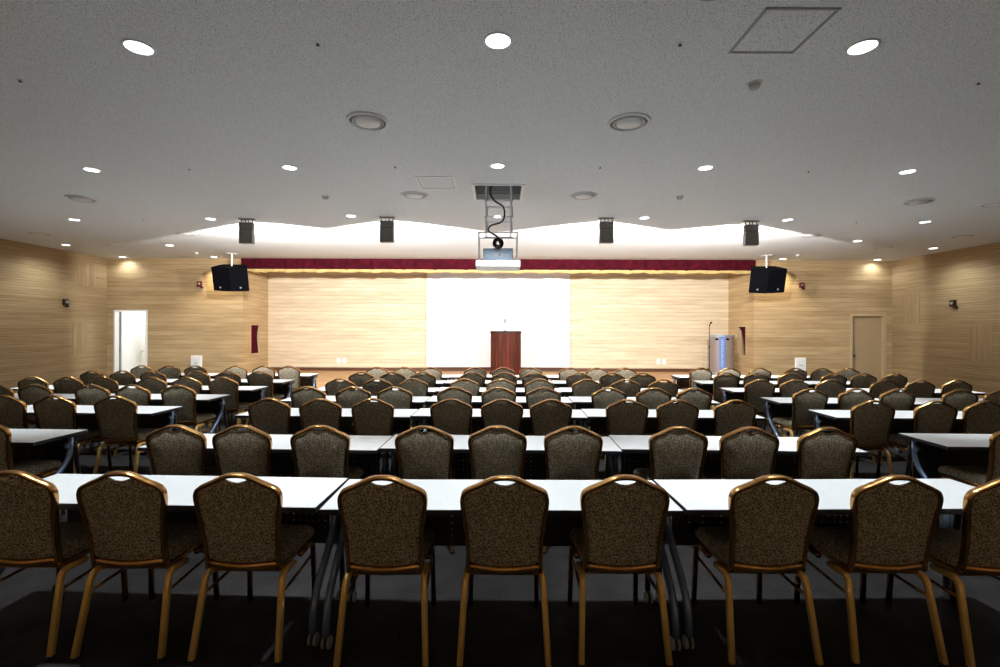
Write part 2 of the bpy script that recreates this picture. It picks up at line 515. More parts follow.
P = 310
g = 'downlights over the seating'
for i, (x, y) in enumerate(((-2.23, 2.93), (0.0, 2.85), (2.24, 2.90))):
    downlight(x, y, 'bright round ceiling downlight, row nearest the camera, %s' % ('left one', 'middle one', 'right one')[i], P, g, r=0.074)
for i, (x, y) in enumerate(((-4.47, 5.20), (-2.25, 5.11), (0.0, 5.03), (2.235, 5.07), (4.49, 5.17))):
    downlight(x, y, 'bright round ceiling downlight, second row from the camera, %s from the left' % ORD[i], P, g, tilt=15 if i == 2 else 0)
for i, (x, y) in enumerate(((-6.82, 7.61), (-4.57, 7.52), (-2.26, 7.29), (0.0, 7.30), (2.29, 7.35), (4.58, 7.45), (6.85, 7.56))):
    downlight(x, y, 'round ceiling downlight, third row from the camera, %s from the left' % ORD[i], P, g)
g2 = 'downlights along the walls'
downlight(-9.08, 9.94, 'round ceiling downlight beside the left wall, over its red fixture', 75, g2, size=150, blend=0.8)
downlight(-6.90, 9.94, 'round ceiling downlight, fourth row, between left wall and left hanging speaker', 120, g2)
downlight(7.02, 9.20, 'round ceiling downlight, fourth row, between right hanging speaker and right wall', 120, g2)
downlight(9.22, 9.98, 'round ceiling downlight beside the right wall, over its red fixture', 75, g2, size=150, blend=0.8)
downlight(-9.15, 7.75, 'round ceiling downlight beside the left wall, farther back than its red fixture', 75, g2, size=150, blend=0.8)
downlight(9.25, 7.75, 'round ceiling downlight beside the right wall, farther back than its red fixture', 75, g2, size=150, blend=0.8)
downlight(-9.22, 11.61, 'small ceiling downlight above the open white doorway', 20, g2, size=165, blend=0.7, r=0.07)
downlight(9.35, 11.61, 'small ceiling downlight above the closed tan door', 20, g2, size=165, blend=0.7, r=0.07)
downlight(-6.93, 11.55, 'small warm ceiling downlight behind the left hanging speaker', 130, g2, size=110, r=0.07, color=(1, .86, .64))
downlight(6.99, 11.55, 'small warm ceiling downlight behind the right hanging speaker', 130, g2, size=110, r=0.07, color=(1, .86, .64))
# unseen lamps, added so the rear wall bounces light onto the front chair backs
for i, x in enumerate((-6.6, -3.3, 0.0, 3.3, 6.6)):
    downlight(x, -1.75, 'added unseen downlight washing the rear wall behind the camera, %s from the left' % ORD[i], 275, 'added lamps behind the camera', size=80, tilt=-28, color=(1.0, 0.98, 0.95))

# corridor ceiling lamp behind the open door
o = empty('corridor_lamp', (-8.9, 12.9, CZ), 0, 'white ceiling lamp in the bright corridor beyond the open door', 'ceiling light')
bm = bmesh.new(); lathe(bm, [(0, -0.05), (0.14, -0.045), (0.16, -0.02), (0.16, 0)], 24); mesh_obj('lamp_shade', bm, M['lamp'], o, smooth=True)
L = bpy.data.lights.new('bulb', 'POINT'); L.energy = 50; L.shadow_soft_size = 0.1; L.color = (1, 0.99, 0.95)
lo = bpy.data.objects.new('bulb', L); lo.location = (0, 0, -0.15); link(lo, o)

# stage flood boxes hung from the ceiling, throwing light toward the stage
def flood(x, y, label, power):
    o = empty('stage_flood', (x, y, ZC), 0, label, 'stage light', 'flood boxes hung before the stage')
    bm = bmesh.new()
    box(bm, -0.105, 0.105, -0.01, 0.085, -0.395, -0.175, 0.006)
    mesh_obj('housing', bm, M['flood'], o)
    bm = bmesh.new()
    box(bm, -0.11, 0.11, -0.005, 0.08, -0.168, -0.065, 0.006)
    mesh_obj('ballast_box', bm, M['flood'], o)
    bm = bmesh.new(); box(bm, -0.10, 0.10, 0.0, 0.075, -0.177, -0.166)
    mesh_obj('seam', bm, M['blackmetal'], o)
    bm = bmesh.new()
    box(bm, -0.12, 0.12, 0.005, 0.075, -0.014, -0.001)
    mesh_obj('ceiling_plate', bm, M['flood'], o)
    for hx in (-0.085, -0.02, 0.03, 0.09):
        bm = bmesh.new(); tube(bm, [(hx, 0.04, -0.014), (hx, 0.04, -0.066)], 0.008, 8)
        mesh_obj('hanger', bm, M['flood'], o)
    bm = bmesh.new(); box(bm, -0.09, 0.09, 0.086, 0.092, -0.385, -0.25)
    mesh_obj('lens', bm, M['floodlens'], o)
    # beam leaves the front glass, wide enough to graze the ceiling
    s = spot('bulb', o, (0, 0.13, -0.33), power, 124, 0.08, 0.05, (1.0, 0.985, 0.965), rot=(math.radians(86), 0, 0))
    return o
for x, y, lab in ((-3.99, 7.48, 'leftmost of four grey box lights hanging before the stage'), (-1.72, 7.33, 'second from left of four grey box lights hanging before the stage'),
                  (1.70, 7.33, 'second from right of four grey box lights hanging before the stage'), (4.05, 7.50, 'rightmost of four grey box lights hanging before the stage')):
    flood(x, y, lab, 740)

# ------------------------------------------------------------ ceiling items
def diffuser(x, y, label, r=0.175):
    o = empty('air_diffuser', (x, y, ZC), 0, label, 'air vent', 'round ceiling air vents')
    o.scale = (1, 1, 0.25 if y > 8 else 1)
    bm = bmesh.new(); lathe(bm, [(r * 0.86, -0.014), (r * 0.93, -0.018), (r, -0.010), (r * 1.02, 0), (r * 0.86, 0)], 32); mesh_obj('flange', bm, M['trim'], o, smooth=True)
    bm = bmesh.new(); lathe(bm, [(r * 0.58, -0.002), (r * 0.86, -0.002), (r * 0.86, -0.0005), (r * 0.58, -0.0005)], 32); mesh_obj('gap', bm, M['dark_gap'], o)
    bm = bmesh.new(); lathe(bm, [(r * 0.64, -0.010), (r * 0.72, -0.022), (r * 0.80, -0.010), (r * 0.72, -0.004), (r * 0.64, -0.010)], 32); mesh_obj('cone', bm, M['grey_grille'], o, smooth=True)
    bm = bmesh.new(); lathe(bm, [(0, -0.030), (r * 0.35, -0.028), (r * 0.58, -0.018), (r * 0.62, -0.006), (0, -0.004)], 32); mesh_obj('dish', bm, M['trim'], o, smooth=True)
for x, y, lab in ((-1.09, 3.96, 'large round ceiling vent near the camera, left of the middle downlights'), (1.10, 3.96, 'large round ceiling vent near the camera, right of the middle downlights'),
                  (-1.08, 6.14, 'round ceiling vent left of the projector recess'), (1.12, 6.14, 'round ceiling vent right of the projector recess'),
                  (-5.60, 6.36, 'round ceiling vent above the left seating block'), (5.67, 6.36, 'round ceiling vent above the right seating block'),
                  (-5.80, 8.77, 'round ceiling vent outside the leftmost stage light'), (5.80, 8.72, 'round ceiling vent outside the rightmost stage light'),
                  (-8.50, 8.77, 'round ceiling vent close to the left wall'), (8.60, 8.72, 'round ceiling vent close to the right wall'),
                  (-8.05, 9.95, 'round ceiling vent toward the front corner with the open door'), (8.15, 9.95, 'round ceiling vent toward the front corner with the tan door'),
                  (6.80, 6.45, 'round ceiling vent cut by the right edge of the photo')):
    diffuser(x, y, lab)
for x, lab in ((-1.06, 'dark ceiling speaker at top edge of photo, left of centre'), (1.10, 'dark ceiling speaker at top edge of photo, right of centre')):
    o = empty('ceiling_speaker', (x, 2.38, ZC), 0, lab, 'ceiling speaker', 'flush ceiling speakers')
    bm = bmesh.new(); lathe(bm, [(0, -0.008), (0.085, -0.008), (0.09, 0), (0, 0)], 28); mesh_obj('grille', bm, M['red'], o)
    bm = bmesh.new(); lathe(bm, [(0.088, -0.002), (0.095, -0.012), (0.11, -0.008), (0.112, 0), (0.088, 0)], 28); mesh_obj('rim', bm, M['panel_line'], o, smooth=True)

def sprinkler(x, y, label):
    o = empty('sprinkler', (x, y, ZC), 0, label, 'sprinkler', 'ceiling sprinklers')
    o.scale = (0.9, 0.9, 0.45)
    bm = bmesh.new(); lathe(bm, [(0, -0.004), (0.024, -0.004), (0.026, 0), (0, 0)], 14); mesh_obj('rosette', bm, M['trim'], o)
    bm = bmesh.new(); lathe(bm, [(0, -0.030), (0.014, -0.030), (0.014, -0.027), (0.006, -0.025), (0.006, -0.004), (0, -0.004)], 12); mesh_obj('nozzle', bm, M['blackmetal'], o)
SPR = [(-1.10, 2.88, 'near the top, left of the middle downlight'), (1.107, 2.87, 'near the top, right of the middle downlight'),
       (-3.36, 3.32, 'at far left, below the left near downlight'), (3.37, 3.31, 'at far right, below the right near downlight'),
       (-3.37, 5.16, 'between the two left downlights of the second row'), (3.40, 5.16, 'between the two right downlights of the second row'),
       (-1.10, 5.07, 'left of the projector recess'), (1.10, 5.06, 'right of the projector recess'),
       (-5.70, 7.60, 'above the left block, third downlight row'), (5.78, 7.60, 'above the right block, third downlight row'),
       (-1.0, 8.45, 'before the stage, left of the projector'), (1.02, 8.45, 'before the stage, right of the projector')]
for x, y, w in SPR:
    sprinkler(x, y, 'tiny ceiling sprinkler ' + w)

def detector(x, y, label, r=0.05, z=ZC):
    o = empty('smoke_detector', (x, y, z), 0, label, 'smoke detector', 'small ceiling detectors')
    bm = bmesh.new(); lathe(bm, [(0, -0.012), (r, -0.012), (r * 1.02, 0), (0, 0)], 20); mesh_obj('base_plate', bm, M['trim'], o)
    bm = bmesh.new(); lathe(bm, [(0, -0.045), (r * 0.5, -0.042), (r * 0.72, -0.028), (r * 0.75, -0.012), (0, -0.012)], 20); mesh_obj('sensor_head', bm, M['grey_grille'], o, smooth=True)
detector(1.81, 3.33, 'grey ceiling detector below the large square access panel')
detector(-2.26, 6.21, 'small ceiling detector beside the left white access panel')
detector(2.38, 6.165, 'small ceiling detector right of the right projector-side vent')
detector(-6.95, 10.9, 'small white ceiling dome left of the left hanging speaker')
detector(6.94, 10.9, 'small white ceiling dome right of the right hanging speaker')

def access_panel(x0, x1, y0, y1, label, fm, w=0.022):
    o = empty('ceiling_hatch', ((x0 + x1) / 2, (y0 + y1) / 2, ZC), 0, label, 'access panel')
    a, b = (x1 - x0) / 2, (y1 - y0) / 2
    bm = bmesh.new()
    box(bm, -a, a, -b, -b + w, -0.008, 0); box(bm, -a, a, b - w, b, -0.008, 0)
    box(bm, -a, -a + w, -b + w, b - w, -0.008, 0); box(bm, a - w, a, -b + w, b - w, -0.008, 0)
    mesh_obj('frame', bm, fm, o)
    bm = bmesh.new(); box(bm, -a + w + 0.008, a - w - 0.008, -b + w + 0.008, b - w - 0.008, -0.004, 0); mesh_obj('cover', bm, M['ceiling'], o)
    bm = bmesh.new(); box(bm, -a + w, a - w, -b + w, b - w, -0.002, 0); mesh_obj('shadow_gap', bm, M['panel_line'], o)
access_panel(1.445, 1.85, 2.545, 2.96, 'large square ceiling access panel with dark frame, upper right', M['panel_line'], 0.012)
access_panel(-0.95, -0.50, 5.39, 5.86, 'small square ceiling access panel with pale frame beside projector recess', M['white'], 0.02)

# ------------------------------------------------------------ projector lift
o = empty('projector_lift', (0.01, 6.0, ZC), 0, 'scissor lift hanging the projector cage from a square ceiling recess', 'projector lift')
bm = bmesh.new()
a0, a1, b0, b1 = HX0 - 0.01, HX1 - 0.01, HY0 - 6.0, HY1 - 6.0
box(bm, a0 - 0.01, a1 + 0.01, b0 - 0.01, b1 + 0.01, 0.45, 0.46)
for q in ((a0 - 0.012, a0, b0 - .012, b1 + .012), (a1, a1 + 0.012, b0 - .012, b1 + .012), (a0, a1, b0 - .012, b0), (a0, a1, b1, b1 + .012)):
    box(bm, q[0], q[1], q[2], q[3], 0.061, 0.45)
mesh_obj('recess_box', bm, M['recess'], o)
bm = bmesh.new(); w = 0.03
box(bm, a0 - w, a0, b0 - w, b1 + w, -0.014, -0.0005); box(bm, a1, a1 + w, b0 - w, b1 + w, -0.014, -0.0005)
box(bm, a0, a1, b1, b1 + w, -0.014, -0.0005); box(bm, a0, a1, b0 - w, b0, -0.014, -0.0005)
mesh_obj('recess_trim', bm, M['white'], o)
zt, zb, ns = 0.44, -0.545, 5
for sx in (-0.155, 0.160):
    bm = bmesh.new()
    for i in range(ns):
        za = zt + (zb - zt) * i / ns; zc = zt + (zb - zt) * (i + 1) / ns
        tube(bm, [(sx, -0.15, za), (sx, 0.15, zc)], 0.009, 6); tube(bm, [(sx + 0.018, 0.15, za), (sx + 0.018, -0.15, zc)], 0.009, 6)
    mesh_obj('scissor_arm', bm, M['lift'], o)
for i in range(ns + 1):
    za = zt + (zb - zt) * i / ns
    for yy in (-0.15, 0.15):
        bm = bmesh.new(); tube(bm, [(-0.18, yy, za), (0.19, yy, za)], 0.006, 6); mesh_obj('cross_rod', bm, M['lift'], o)
for sx in (-0.155, 0.168):
    bm = bmesh.new(); tube(bm, [(sx, -0.17, 0.44), (sx, -0.17, -0.545)], 0.004, 6); mesh_obj('guide_wire', bm, M['lift'], o)
bm = bmesh.new(); box(bm, -0.25, 0.25, -0.19, -0.175, -0.556, -0.546); box(bm, -0.25, 0.25, 0.175, 0.19, -0.556, -0.546); box(bm, -0.25, -0.235, -0.175, 0.175, -0.556, -0.546); box(bm, 0.235, 0.25, -0.175, 0.175, -0.556, -0.546); mesh_obj('top_frame', bm, M['lift'], o)
for sx in (-0.24, 0.24):
    for sy in (-0.18, 0.18):
        bm = bmesh.new(); tube(bm, [(sx, sy, -0.55), (sx, sy, -0.90)], 0.005, 8); mesh_obj('corner_rod', bm, M['lift'], o)
bm = bmesh.new()
box(bm, -0.25, 0.25, -0.184, 0.244, -0.904, -0.892)
mesh_obj('shelf', bm, M['white'], o)
bm = bmesh.new(); z0, z1 = -0.970, -0.892
box(bm, -0.275, 0.275, -0.20, -0.185, z0, z1, 0.003); box(bm, -0.275, 0.275, 0.245, 0.26, z0, z1, 0.003)
box(bm, -0.275, -0.26, -0.185, 0.245, z0, z1); box(bm, 0.26, 0.275, -0.185, 0.245, z0, z1); box(bm, -0.26, 0.26, -0.185, 0.245, z0, z0 + 0.01)
mesh_obj('cover_tray', bm, M['white'], o)
bm = bmesh.new()
tube(bm, catmull([(0.1, -0.16, 0.10), (-0.06, -0.18, 0.06), (-0.10, -0.19, -0.06), (-0.05, -0.20, -0.16), (0.06, -0.20, -0.24), (0.075, -0.20, -0.36), (0.03, -0.20, -0.43), (-0.09, -0.20, -0.47), (-0.12, -0.20, -0.53), (-0.05, -0.205, -0.58), (0.0, -0.205, -0.62), (0.02, -0.205, -0.69)], 6), 0.011, 8)
mesh_obj('cable', bm, M['cable'], o, smooth=True)
bm = bmesh.new()
for r in (0.060, 0.046, 0.030):
    pts = [(0.0 + r * math.cos(a), -0.185 + 0.02 * math.sin(a * 2.5), -0.683 + r * math.sin(a)) for a in [2 * PI * i / 28 for i in range(29)]]
    tube(bm, pts, 0.010, 8)
mesh_obj('cable_coil', bm, M['cable'], o, smooth=True)

o = empty('projector', (0.01, 6.0, ZC - 0.892), 0, 'blue-grey projector sitting in the hanging lift cage', 'projector')
bm = bmesh.new(); box(bm, -0.185, 0.185, -0.17, 0.20, 0.012, 0.152, 0.012); mesh_obj('body', bm, M['proj'], o)
for sx in (-0.14, 0.14):
    bm = bmesh.new(); box(bm, sx - 0.02, sx + 0.02, -0.15, 0.18, 0.0005, 0.0125); mesh_obj('foot', bm, M['blackmetal'], o)
for sx, wd, hh in ((-0.13, 0.05, 0.03), (-0.02, 0.09, 0.035), (0.03, 0.05, 0.05), (0.11, 0.06, 0.025)):
    bm = bmesh.new(); box(bm, sx - wd / 2, sx + wd / 2, -0.176, -0.169, 0.06 - hh / 2, 0.06 + hh / 2); mesh_obj('connector', bm, M['recess'], o)
bm = bmesh.new(); lathe(bm, [(0, 0.0), (0.04, 0.0), (0.045, 0.03), (0.03, 0.032), (0, 0.02)], 20, 0.08, 0.195, 0.07, 'Y'); mesh_obj('lens', bm, M['blackmetal'], o, smooth=True)

# ------------------------------------------------------- stage fittings
# valance
o = empty('stage_valance', ((SX0 + SX1) / 2, YF - 0.06, ZC), 0, 'dark red pleated velvet valance with gold fringe across the stage top', 'valance')
L2 = (SX1 - SX0) / 2 + 0.015
def pleat(x, amp): return amp * (math.sin(x * 17.0 + 0.9 * math.sin(x * 1.7)) + 0.35 * math.sin(x * 41 + 1.2))
def cloth(z0f, z1, amp, nx, nz, thick, y0):
    bm = bmesh.new(); G = []
    for s in (0, 1):
        grid = []
        for j in range(nz + 1):
            tt = j / nz; row = []
            for i in range(nx + 1):
                x = -L2 + 2 * L2 * i / nx
                z = z1 + (z0f(x) - z1) * tt
                row.append(bm.verts.new((x, y0 + pleat(x, amp) * (0.5 + 0.5 * tt) + s * thick, z)))
            grid.append(row)
        G.append(grid)
    for s in (0, 1):
        for j in range(nz):
            for i in range(nx):
                bm.faces.new((G[s][j][i], G[s][j][i + 1], G[s][j + 1][i + 1], G[s][j + 1][i]))
    for i in range(nx):
        bm.faces.new((G[0][nz][i], G[0][nz][i + 1], G[1][nz][i + 1], G[1][nz][i]))
    return bm
mesh_obj('velvet_drop', cloth(lambda x: -0.272 + 0.006 * math.sin(x * 9), -0.002, 0.014, 900, 3, 0.012, 0), M['velvet'], o, smooth=True)
mesh_obj('gold_fringe', cloth(lambda x: -0.345 + 0.012 * math.sin(x * 9 + 1) + 0.008 * math.sin(x * 23), -0.266, 0.014, 900, 2, 0.016, -0.004), M['fringe'], o, smooth=True)
bm = bmesh.new(); box(bm, -L2, L2, 0.03, 0.05, -0.04, -0.001); mesh_obj('curtain_rail', bm, M['blackmetal'], o)

# projection screen on the stage wall
o = empty('projection_screen', (0.035, YS - 0.06, ZC), 0, 'wide white projection screen pulled down on the stage wall', 'screen')
bm = bmesh.new(); box(bm, -1.98, 1.98, 0, 0.004, -2.80, -0.10); mesh_obj('fabric', bm, M['screen'], o)
bm = bmesh.new(); lathe(bm, [(0, -2.02), (0.05, -2.02), (0.05, 2.02), (0, 2.02)], 20, 0, 0, -0.07, 'X'); mesh_obj('roller_case', bm, M['white'], o, smooth=True)
bm = bmesh.new(); box(bm, -1.99, 1.99, -0.008, 0.014, -2.825, -2.795, 0.004); mesh_obj('weight_bar', bm, M['base'], o)

# wooden lectern
LX, LY = 0.225, 12.1
o = empty('lectern', (LX, LY, ST), 0, 'cherry-red wooden lectern before the white screen', 'lectern')
plan = [(-0.385, 0.30), (-0.385, -0.10), (-0.235, -0.24), (0.235, -0.24), (0.385, -0.10), (0.385, 0.30)]
def sc(p, d): return [(x + math.copysign(d, x), y + (d if y > 0 else -d)) for x, y in p]
bm = bmesh.new(); prism(bm, plan, 0.10, 1.06); mesh_obj('body', bm, M['cherry'], o)
bm = bmesh.new(); prism(bm, sc(plan, 0.025), 0.0, 0.10); mesh_obj('plinth', bm, M['cherry'], o)
bm = bmesh.new(); prism(bm, sc(plan, 0.02), 1.06, 1.085); prism(bm, sc(plan, 0.008), 1.085, 1.12); mesh_obj('top', bm, M['cherry_dark'], o)
for sx in (-0.19, -0.10, 0.10, 0.19):
    bm = bmesh.new(); box(bm, sx - 0.012, sx + 0.012, -0.252, -0.239, 0.14, 1.03, 0.004); mesh_obj('moulding', bm, M['cherry_dark'], o)
for sx in (-1, 1):
    for f in (0.3, 0.7):
        p = Vector((0.235 + 0.15 * f, -0.24 + 0.14 * f, 0)); n = Vector((0.14, -0.15, 0)).normalized() * 0.006
        q = p + n
        bm = bmesh.new(); tube(bm, [(sx * q.x, q.y, 0.14), (sx * q.x, q.y, 1.03)], 0.012, 6); mesh_obj('moulding', bm, M['cherry_dark'], o)
o = empty('lectern_microphone', (LX - 0.02, LY - 0.05, ST + 1.12), 0, 'thin gooseneck microphone standing on the wooden lectern', 'microphone')
bm = bmesh.new(); lathe(bm, [(0, 0), (0.05, 0), (0.05, 0.012), (0, 0.018)], 18); mesh_obj('base', bm, M['blackmetal'], o)
bm = bmesh.new(); tube(bm, catmull([(0, 0, 0.015), (0, 0.0, 0.12), (0, 0.03, 0.22)], 5), 0.004, 8); mesh_obj('gooseneck', bm, M['lift'], o, smooth=True)
bm = bmesh.new(); tube(bm, [(0, 0.03, 0.21), (0, 0.06, 0.31)], 0.017, 10); mesh_obj('capsule', bm, M['spk'], o, smooth=True)

# silver lectern on the right of the stage
RX, RY = 5.905, 12.40
o = empty('silver_lectern', (RX, RY, ST), math.radians(-22), 'silver-grey lectern with blue centre stripe at right of the stage', 'lectern')
arc = [(0.285 * math.sin(a), -0.22 * math.cos(a)) for a in [math.radians(-80 + 160 * i / 16) for i in range(17)]]
plan = [(-0.27, 0.1)] + arc + [(0.27, 0.1)]
bm = bmesh.new(); prism(bm, plan, 0.06, 0.98); mesh_obj('body', bm, M['silver'], o)
bm = bmesh.new(); prism(bm, [(x * 1.04, y * 1.05) for x, y in plan], 0.0, 0.06); mesh_obj('plinth', bm, M['silver2'], o)
bm = bmesh.new(); prism(bm, [(x * 1.07, y * 1.12 ) for x, y in plan], 1.0, 1.04); prism(bm, [(x * 1.0, y * 1.0) for x, y in plan], 0.98, 1.0); mesh_obj('top', bm, M['silver2'], o)
bm = bmesh.new(); box(bm, -0.075, 0.075, -0.238, -0.205, 0.06, 0.985, 0.01); st = mesh_obj('stripe', bm, M['blue'], o)
bm = bmesh.new()
for i in range(13):
    z = 0.22 + i * 0.055
    box(bm, -0.022, 0.022, -0.2405, -0.2375, z, z + 0.009); box(bm, -0.022, -0.013, -0.2405, -0.2375, z + 0.009, z + 0.034)
    if i % 3: box(bm, 0.006, 0.022, -0.2405, -0.2375, z + 0.018, z + 0.034)
mesh_obj('lettering', bm, M['paleblue'], st)
for sx in (-0.125, 0.125):
    bm = bmesh.new(); lathe(bm, [(0, -0.012), (0.04, -0.01), (0.045, 0.02), (0, 0.02)], 16, 0, 0, 0, 'Y')
    for v in bm.verts: v.co.z *= 0.6; v.co += Vector((sx, -0.205, 0.925))
    mesh_obj('vent_port', bm, M['spk'], o, smooth=True)

o = empty('microphone_stand', (5.40, 12.0, ST), 0, 'thin black microphone stand left of the silver lectern', 'microphone stand')
bm = bmesh.new(); lathe(bm, [(0, 0), (0.12, 0), (0.12, 0.012), (0.03, 0.03), (0, 0.03)], 24); mesh_obj('base', bm, M['blackmetal'], o)
bm = bmesh.new(); tube(bm, [(0, 0, 0.02), (0, 0, 0.75)], 0.011, 10); tube(bm, [(0, 0, 0.75), (0, 0, 1.27)], 0.008, 10); mesh_obj('pole', bm, M['blackmetal'], o, smooth=True)
bm = bmesh.new(); lathe(bm, [(0, 0), (0.016, 0), (0.018, 0.05), (0, 0.05)], 12, 0, 0, 0.72); mesh_obj('collar', bm, M['blackmetal'], o)
bm = bmesh.new(); tube(bm, [(0, 0, 1.26), (0.015, 0.01, 1.30), (0.05, 0.02, 1.34)], 0.012, 10); mesh_obj('microphone', bm, M['spk'], o, smooth=True)
bm = bmesh.new(); bmesh.ops.create_icosphere(bm, subdivisions=2, radius=0.026, matrix=Matrix.Translation((0.055, 0.02, 1.35))); mesh_obj('windscreen', bm, M['spk'], o, smooth=True)

# sockets and small wall things
def wall_plate(x, y, z, w, h, label, mouth, group=None, name='wall_socket', cat='socket'):
    o = empty(name, (x, y, z), 0, label, cat, group)
    bm = bmesh.new(); box(bm, -w / 2, w / 2, -0.012, 0, -h / 2, h / 2, 0.003); mesh_obj('cover_plate', bm, M['white'], o)
    bm = bmesh.new(); box(bm, -w * mouth / 2, w * mouth / 2, -0.016, -0.0115, -h * mouth / 2, h * mouth / 2, 0.001); mesh_obj('insert', bm, M['trim'], o)
    return o
for x, w in ((-4.39, 'left stage wall, left one of the pair'), (-4.23, 'left stage wall, right one of the pair'), (4.48, 'right stage wall, left one of the pair'), (4.64, 'right stage wall, right one of the pair')):
    wall_plate(x, YS, 0.73, 0.10, 0.14, 'small white socket plate on the ' + w, 0.6, 'stage wall sockets')
def wall_box(x, label):
    o = empty('wall_panel_box', (x, YF, 0.73), 0, label, 'wall box', 'white boxes on the front wall')
    bm = bmesh.new(); box(bm, -0.135, 0.135, -0.03, 0, -0.20, 0.20, 0.006); mesh_obj('case', bm, M['white'], o)
    bm = bmesh.new(); box(bm, -0.105, 0.105, -0.036, -0.0295, -0.165, 0.165, 0.003); mesh_obj('cover', bm, M['whitecol'], o)
    bm = bmesh.new(); box(bm, -0.045, 0.045, -0.040, -0.0355, 0.00, 0.03, 0.002); mesh_obj('handle', bm, M['grey_grille'], o)
wall_box(-7.50, 'white wall box low on the front wall right of the open door')
wall_box(7.58, 'white wall box low on the front wall left of the tan door')
def red_fixture(loc, rz, m, label, r=0.055):
    o = empty('wall_alarm', loc, rz, label, 'wall fixture')
    bm = bmesh.new(); box(bm, -r, r, -0.05, 0, -r * 1.2, r * 1.2, 0.008); mesh_obj('case', bm, m, o)
    bm = bmesh.new(); lathe(bm, [(0, -0.072), (r * 0.4, -0.07), (r * 0.55, -0.05), (0, -0.048)], 14, 0, 0, 0, 'Y'); mesh_obj('button', bm, M['badge'], o, smooth=True)
    bm = bmesh.new(); box(bm, r * 0.2, r * 1.5, -0.03, 0, -r * 1.9, -r * 1.15, 0.004); mesh_obj('bracket', bm, m, o)
red_fixture((-7.42, YF, 2.72), 0, M['red'], 'small red alarm box on the front wall beside the left hanging speaker')
red_fixture((7.60, YF, 2.74), 0, M['red'], 'small red alarm box on the front wall beside the right hanging speaker')
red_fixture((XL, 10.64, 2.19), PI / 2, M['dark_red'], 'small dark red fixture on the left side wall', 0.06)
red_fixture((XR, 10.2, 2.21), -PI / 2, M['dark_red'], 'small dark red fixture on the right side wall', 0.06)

# hanging loudspeaker clusters
def cluster(x, y, rz, label):
    o = empty('hanging_speaker', (x, y, ZC), rz, label, 'loudspeaker', 'black speaker clusters before the stage')
    bm = bmesh.new(); tube(bm, [(0, 0.02, -0.005), (0, 0.02, -0.36)], 0.018, 10); mesh_obj('hanging_rod', bm, M['white'], o, smooth=True)
    bm = bmesh.new(); box(bm, -0.10, 0.10, -0.06, 0.10, -0.012, 0, 0.003); mesh_obj('ceiling_plate', bm, M['white'], o)
    tilt = Matrix.Translation((0, -0.02, -0.30)) @ Matrix.Rotation(math.radians(17), 4, 'X')
    for s in (-1, 1):
        bm = bmesh.new()
        poly = [(s * 0.003, -0.21), (s * 0.385, -0.13), (s * 0.26, 0.25), (s * 0.003, 0.25)]
        prism(bm, poly, -0.56, 0.0)
        bmesh.ops.bevel(bm, geom=list(bm.edges), offset=0.008, segments=2, affect='EDGES')
        bmesh.ops.transform(bm, matrix=tilt, verts=bm.verts)
        c = mesh_obj('cabinet', bm, M['spk'], o)
        bm = bmesh.new()
        a = Vector((s * 0.02, -0.2133, 0)); b = Vector((s * 0.372, -0.1384, 0))
        n = Vector((b - a).cross(Vector((0, 0, 1)))).normalized()
        if n.y > 0: n = -n
        v = []
        for off in (0.002, 0.012):
            for p, z in ((a, -0.54), (b, -0.54), (b, -0.02), (a, -0.02)):
                v.append(bm.verts.new(p + n * off + Vector((0, 0, z))))
        bm.faces.new(v[4:]); bm.faces.new(v[:4])
        for k in range(4): bm.faces.new((v[k], v[(k + 1) % 4], v[4 + (k + 1) % 4], v[4 + k]))
        bmesh.ops.transform(bm, matrix=tilt, verts=bm.verts)
        mesh_obj('grille', bm, M['spk'], c)
        bm = bmesh.new()
        mid = a.lerp(b, 0.55) + n * 0.013 + Vector((0, 0, -0.47))
        bmesh.ops.create_icosphere(bm, subdivisions=2, radius=0.022, matrix=Matrix.Translation(mid) @ Matrix.Diagonal((1, 0.35, 1, 1)))
        bmesh.ops.transform(bm, matrix=tilt, verts=bm.verts)
        mesh_obj('badge', bm, M['badge'], c, smooth=True)
cluster(-6.18, 10.98, math.radians(10), 'black twin loudspeaker hanging left of the red valance')
cluster(6.27, 10.98, math.radians(-10), 'black twin loudspeaker hanging right of the red valance')

